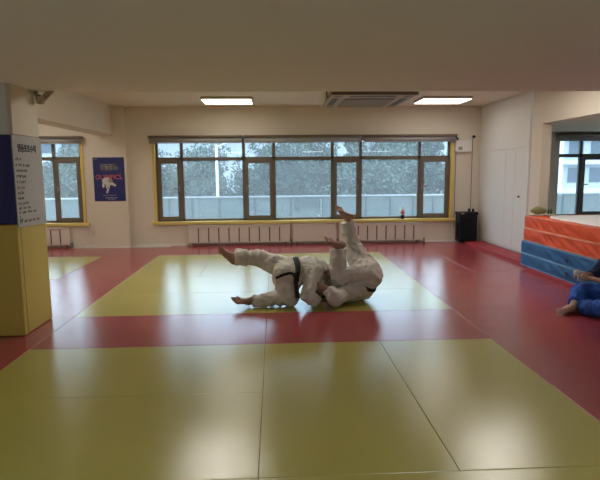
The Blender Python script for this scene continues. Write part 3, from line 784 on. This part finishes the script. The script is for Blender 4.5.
chain(bm, [(h2, .15), (k2+V((.05, 0, 0)), .098)]); hull(bm, [(k2+V((.02, 0, .0)), .094), (k2+V((.0, .01, .10)), .085)]); cuff(bm, k2+V((.0, .01, .08)), a2+V((0, 0, -.03)), .088, .080)
remeshed('trousers', bm, M_gi2, pB, .009, .014, 9, 3, (1, 1, 1), .004, 13)
bm = bmesh.new()
hull(bm, [((3.10, 1.66, .17), .125), ((3.10, 1.40, .16), .125), ((2.95, 1.5, .13), .122)])
hull(bm, [((2.95, 1.5, .13), .125), (s1, .085), (s2, .085), ((3.0, 1.36, .14), .115)])
hull(bm, [((2.80, 1.52, .10), .07), ((2.84, 1.50, .10), .09)])
hull(bm, [(s2, .085), (e2, .075)]); cuff(bm, e2, w2+V((.025, .005, -.03)), .075, .062); hull(bm, [(e2, .076), (e2+V((-.03, 0, .04)), .068)])
hull(bm, [(s1, .085), (e1, .075)]); cuff(bm, e1, w1+V((.04, .02, -.02)), .072, .058)
hull(bm, [((2.93, 1.30, .20), .05), ((3.06, 1.30, .17), .07), ((2.86, 1.26, .12), .08)])
remeshed('jacket', bm, M_gi2, pB, .009, .014, 10, 3, (1, 1, 1), .004, 21)
bm = bmesh.new()
belt_ring(bm, (3.105, 1.53, .185), (.35, 0, 1), (0, 1, 0), .285, .155, .042, .010)
link('belt', bm, M_belt, pB, True)

# ---- the seated person in blue at the right edge
pC = thing('person', 'person in blue trousers and navy top sitting cross-legged at the right edge', 'person', (5.85, .62, 0))
pel = V((5.850, .62, .12)); hpF, hpN = V((5.800, .74, .12)), V((5.800, .48, .12))
kF, kN = V((5.370, .93, .175)), V((5.370, .28, .155))
aF, aN = V((5.140, .70, .065)), V((5.230, .82, .055))
shF, shN = V((5.650, .86, .56)), V((5.690, .46, .56))
eF, wF = V((5.530, .98, .33)), V((5.340, .90, .38)); eN, wN = V((5.530, .38, .33)), V((5.350, .74, .36))
nk = V((5.670, .66, .66)); hd = V((5.620, .67, .80))
bm = bmesh.new()
hull(bm, [(hpF, .10), (hpN, .10), ((5.810, .62, .27), .10)]); hull(bm, [((5.810, .62, .27), .10), (shF, .055), (shN, .055), ((5.730, .65, .45), .11)])
chain(bm, [(hpF, .095), (kF, .058), (aF, .036)]); chain(bm, [(hpN, .095), (kN, .058), (aN, .036)])
chain(bm, [(shF, .052), (eF, .038), (wF, .025)]); chain(bm, [(shN, .052), (eN, .038), (wN, .025)])
chain(bm, [((5.700, .65, .58), .06), (nk, .052), (hd, .05)])
foot(bm, aF, (-.9, -.35, -.1), (-.2, .6, -.6), 1, .95); foot(bm, aN, (-.95, .30, .0), (-.1, -.3, -.9), 1, .95)
HC = head(bm, hd, (-.95, .1, -.25), (-.15, 0, 1), 1)
hand(bm, wF, (-.8, -.35, .15), (.1, .8, .4), .8, 1.0, 1); hand(bm, wN, (-.7, .5, .3), (.0, -.8, .4), .8, 1.0, -1)
body_three = remeshed('body', bm, M_skin, pC, .0065, 0, 1, 3, floor=.002)
face_parts(HC, body_three)
bm = bmesh.new()
hull(bm, [(hpF, .12), (hpN, .12), ((5.820, .62, .22), .12)])
chain(bm, [(hpF, .125), (kF, .095)]); hull(bm, [(kF, .095), (kF+V((-.10, -.10, -.06)), .078)]); cuff(bm, kF+V((-.08, -.08, -.05)), aF+V((.07, .07, .02)), .082, .068)
chain(bm, [(hpN, .125), (kN, .095)]); hull(bm, [(kN, .095), (kN+V((-.03, .22, -.05)), .08)]); cuff(bm, kN+V((-.025, .2, -.045)), aN+V((.03, -.10, .01)), .084, .068)
remeshed('trousers', bm, M_bluegi, pC, .009, .012, 9, 3, (1, 1, 1), .004, 31)
bm = bmesh.new()
hull(bm, [((5.820, .76, .22), .125), ((5.820, .48, .22), .125), ((5.750, .65, .42), .13)])
hull(bm, [((5.750, .65, .42), .13), (shF, .08), (shN, .08)])
hull(bm, [(shF, .08), (eF+V((.02, 0, .03)), .068)]); cuff(bm, eF+V((.02, 0, .02)), eF+V((-.04, -.02, .01)), .066, .058)
hull(bm, [(shN, .08), (eN+V((.02, 0, .03)), .068)]); cuff(bm, eN+V((.02, 0, .02)), eN+V((-.04, .07, .01)), .066, .058)
remeshed('jacket', bm, M_navy, pC, .009, .008, 9, 3, (1, 1, 1), .004, 41)
t = thing('tape_roll', 'white roll of finger tape held by the seated person in blue', 'tape', (5.41, .86, .40))
bm = bmesh.new(); lathe(bm, [(.014, -.014), (.032, -.014), (.032, .014), (.014, .014)], (0, 0, 0), 24)
bmesh.ops.rotate(bm, verts=bm.verts[:], cent=(0, 0, 0), matrix=Matrix.Rotation(1.2, 3, 'X')); bmesh.ops.translate(bm, verts=bm.verts[:], vec=(5.255, .835, .405)); link('roll', bm, M_white, t, True)
bm = bmesh.new(); ribbon(bm, [(5.255, .81, .39), (5.245, .80, .36), (5.25, .80, .33)], (1, .2, 0), .022, .003); link('loose_end', bm, M_white, t)

# ------------------------------------------------------------------ outside: balcony railing, trees, buildings
struct('trim_balcony', [((-6, YB+.24, -.25), (12.5, 7.75, -.05))], M_conc)
rl = thing('balcony_railing', 'frosted glass balcony railing with pale top rail outside the windows', 'railing', (3, 7.6, -.05))
posts = [-4.2, -3.2, -2.2, -1.2, -.29, .23, .84, 1.66, 2.48, 3.20, 4.22, 4.78, 5.32, 5.79, 6.8, 7.8, 8.9, 10, 11.2]
bm = bmesh.new(); box(bm, (-4.3, 7.57, .895), (11.3, 7.63, .93), .008); link('top_rail', bm, M_bled, rl)
bm = bmesh.new(); box(bm, (-4.3, 7.58, -.03), (11.3, 7.62, .0), .004); link('bottom_rail', bm, M_bled, rl)
for x in posts:
    bm = bmesh.new(); box(bm, (x-.018, 7.575, -.05), (x+.018, 7.625, .90), .004); link('post', bm, M_sign, rl)
for a, b in zip(posts, posts[1:]):
    boxes('railing_glass', [((a+.02, 7.594, .01), (b-.02, 7.606, .89))], M_frost, rl)
sg = thing('railing_sign', 'row of four square grey characters fixed on the glass balcony railing', 'sign', (2.9, 7.56, .7))
bm = bmesh.new(); rnd = random.Random(5)
def TS(bm, a, z0, b, z1): box(bm, (a, 7.55, z0), (b, 7.565, z1))
for i in range(4):
    x = 2.56+i*.155; TS(bm, x, .62, x+.12, .64); TS(bm, x, .80, x+.12, .82); TS(bm, x, .62, x+.02, .82); TS(bm, x+.10, .62, x+.12, .82)
    TS(bm, x+.045, .62, x+.06, .82); TS(bm, x, .71, x+.12, .725)
TS(bm, 2.53, .86, 3.20, .875)
link('characters', bm, M_sign, sg)
bm = bmesh.new(); tube(bm, (3.17, 7.56, .87), (3.17, 7.56, .47), .012); tube(bm, (3.08, 7.56, .50), (3.26, 7.56, .33), .014); link('hanging_strut', bm, M_bled, sg)
sg = thing('railing_sign', 'grey framed character sign on the balcony railing behind the crash mats', 'sign', (8.3, 7.56, .7))
bm = bmesh.new()
for x in (8.02, 8.28): TS(bm, x, .60, x+.2, .625); TS(bm, x, .82, x+.2, .845); TS(bm, x, .60, x+.022, .845); TS(bm, x+.18, .60, x+.2, .845); TS(bm, x, .71, x+.2, .73)
TS(bm, 8.56, .35, 8.585, .85); TS(bm, 8.50, .55, 8.63, .57)
link('characters', bm, M_sign, sg)

tag(boxes('street', [((-40, 9, -5.2), (60, 80, -5.0))], M_ground), kind='structure')
def tree(x, y, zc, rx, rz, m, label, n=5200, seed=0):
    R = random.Random(seed)
    t = thing('tree', label, 'tree', (x, y, -5), 'trees beyond the balcony')
    bm = bmesh.new(); chain(bm, [((x, y, -5), .22), ((x+.1, y, -1.5), .17), ((x, y, zc), .08)], 1)
    for k in range(7):
        a = R.uniform(0, 2*PI); z = zc-rz*.6+k*rz*.2
        chain(bm, [((x, y, z), .06), ((x+math.cos(a)*rx*.6, y+math.sin(a)*rx*.6, z+rz*.35), .02)], 1)
    link('trunk', bm, M_bark, t, True)
    vs = []; fs = []
    clumps = []
    for k in range(42):
        while True:
            p = V((R.uniform(-1, 1), R.uniform(-1, 1), R.uniform(-1, 1)))
            if p.length < 1: break
        clumps.append((V((x+p.x*rx, y+p.y*rx*.8, zc+p.z*rz)), R.uniform(.35, .75)))
    for i in range(n):
        c, r = R.choice(clumps)
        d = V((R.gauss(0, 1), R.gauss(0, 1), R.gauss(0, 1))).normalized()*r*R.uniform(.6, 1.05)
        p = c+d; s = R.uniform(.045, .095)
        u = V((R.gauss(0, 1), R.gauss(0, 1), R.gauss(0, 1))).normalized(); w = u.cross(V((R.gauss(0, 1), R.gauss(0, 1), R.gauss(0, 1)))).normalized()
        b = len(vs); vs += [p-u*s, p+w*s*.5, p+u*s, p-w*s*.5]; fs.append((b, b+1, b+2, b+3))
    me = bpy.data.meshes.new('crown'); me.from_pydata([tuple(v) for v in vs], [], fs); me.materials.append(m)
    o = bpy.data.objects.new('crown', me); COL.objects.link(o); o.parent = t; o.matrix_parent_inverse = t.matrix_basis.inverted()
specs = [(-5.6, 16, .6, 1.6, 2.0, 1, 'pale bushy tree outside the narrow window by the column'),
 (-3.0, 18, .4, 1.6, 1.9, 0, 'tree outside between the poster pillar and the narrow window'),
 (-.6, 17, .6, 1.5, 1.8, 1, 'tree outside the leftmost pane of the wide window'),
 (1.0, 19.5, .0, 1.7, 1.8, 0, 'low tree outside behind the white lamp post'),
 (2.3, 16, .8, 1.5, 2.0, 0, 'tree outside just right of the white lamp post'),
 (4.0, 17.5, .9, 1.9, 2.2, 0, 'broad dark tree outside above the railing sign'),
 (5.7, 15.5, .8, 1.6, 2.1, 1, 'tree outside behind the raised feet of the wrestler'),
 (7.5, 17, .9, 1.8, 2.2, 0, 'dense tree outside above the bottle on the sill'),
 (9.4, 16.5, .9, 1.6, 2.1, 1, 'tree outside the rightmost pane of the wide window'),
 (3.2, 21.5, .6, 2.4, 2.2, 0, 'far tree outside filling the gap behind the middle panes'),
 (7.0, 21.5, .8, 2.6, 2.2, 0, 'far tree outside filling the gap behind the right panes')]
for i, s in enumerate(specs): tree(s[0], s[1], s[2], s[3], s[4], (M_leaf, M_leaf2)[s[5]], s[6], 11000, 100+i)
t = thing('street_lamp', 'white lamp post standing among the trees outside the wide window', 'street lamp', (-.06, 14, -5))
bm = bmesh.new(); tube(bm, (.12, 14, -5), (.12, 14, 2.4), .06, .045); link('pole', bm, M_bled, t, True)
bm = bmesh.new(); tube(bm, (.12, 14, 2.35), (.75, 14, 2.55), .03); box(bm, (.7, 13.9, 2.5), (1.1, 14.1, 2.58), .02); link('lamp_arm', bm, M_bled, t)
def building(x0, x1, y, z1, floors, cols, label, m=M_bldg):
    t = thing('building', label, 'building', ((x0+x1)/2, y, -5))
    boxes('wall', [((x0, y, -5), (x1, y+8, z1))], m, t)
    bm = bmesh.new(); bw = bmesh.new(); h = (z1+5)/floors; w = (x1-x0)/cols
    for f in range(floors):
        z = -5+f*h; box(bm, (x0-.2, y-.35, z-.12), (x1+.2, y, z+.12))
        for c in range(cols): box(bw, (x0+c*w+w*.18, y-.05, z+h*.3), (x0+(c+1)*w-w*.18, y+.02, z+h*.82))
    box(bm, (x0-.2, y-.35, z1-.1), (x1+.2, y+.3, z1+.3))
    link('ledges', bm, M_bled, t); link('windows', bw, M_bwin, t)
building(13, 24, 27, 3.6, 5, 8, 'pale grey building seen through the window behind the crash mats')
building(-22, -8, 34, 4.2, 5, 8, 'pale building seen through the narrow window by the padded column')
t = thing('utility_pole', 'pale utility pole outside the window behind the crash mats', 'pole', (11.9, 13, -5))
bm = bmesh.new(); tube(bm, (11.75, 13, -5), (11.75, 13, 4.2), .16, .12, 20); link('pole', bm, M_bled, t, True)
bm = bmesh.new(); box(bm, (11.1, 12.96, 3.3), (12.4, 13.04, 3.4)); box(bm, (11.25, 12.96, 1.9), (12.2, 13.04, 1.98)); link('crossarm', bm, M_grey, t)

# ------------------------------------------------------------------ light
w = bpy.data.worlds.new('overcast'); SC.world = w; w.use_nodes = True
n = w.node_tree.nodes; l = w.node_tree.links; bg = n['Background']
tc = n.new('ShaderNodeTexCoord'); nz = n.new('ShaderNodeTexNoise'); nz.inputs['Scale'].default_value = 2.2; nz.inputs['Detail'].default_value = 5
rp = n.new('ShaderNodeValToRGB'); rp.color_ramp.elements[0].position = .3; rp.color_ramp.elements[0].color = (.60, .72, 1.0, 1); rp.color_ramp.elements[1].position = .7; rp.color_ramp.elements[1].color = (.92, .97, 1.0, 1)
l.new(tc.outputs['Generated'], nz.inputs['Vector']); l.new(nz.outputs['Fac'], rp.inputs[0]); l.new(rp.outputs[0], bg.inputs[0])
sx = n.new('ShaderNodeSeparateXYZ'); mr = n.new('ShaderNodeMapRange'); mr.inputs[1].default_value = .07; mr.inputs[2].default_value = .20; mr.inputs[3].default_value = 1.3; mr.inputs[4].default_value = 5.5
l.new(tc.outputs['Generated'], sx.inputs[0]); l.new(sx.outputs['Z'], mr.inputs[0]); l.new(mr.outputs[0], bg.inputs['Strength'])
for W in (W1, W2, W3):
    L = bpy.data.lights.new('window_portal', 'AREA'); L.shape = 'RECTANGLE'; L.size = W[1]-W[0]; L.size_y = W[3]-W[2]
    L.cycles.is_portal = True
    o = bpy.data.objects.new('window_portal', L); COL.objects.link(o)
    o.location = ((W[0]+W[1])/2, YB+.2, (W[2]+W[3])/2); o.rotation_euler = (-PI/2, 0, 0)

SC.view_settings.view_transform = 'Standard'; SC.view_settings.look = 'None'; SC.view_settings.gamma = 1
SC.view_settings.use_curve_mapping = False; SC.view_settings.exposure = .84
SC.render.film_transparent = False
SC.cycles.use_denoising = True
SC.cycles.max_bounces = 10; SC.cycles.diffuse_bounces = 5; SC.cycles.glossy_bounces = 4; SC.cycles.transparent_max_bounces = 16
SC.cycles.caustics_reflective = True; SC.cycles.caustics_refractive = False; SC.cycles.sample_clamp_indirect = 6
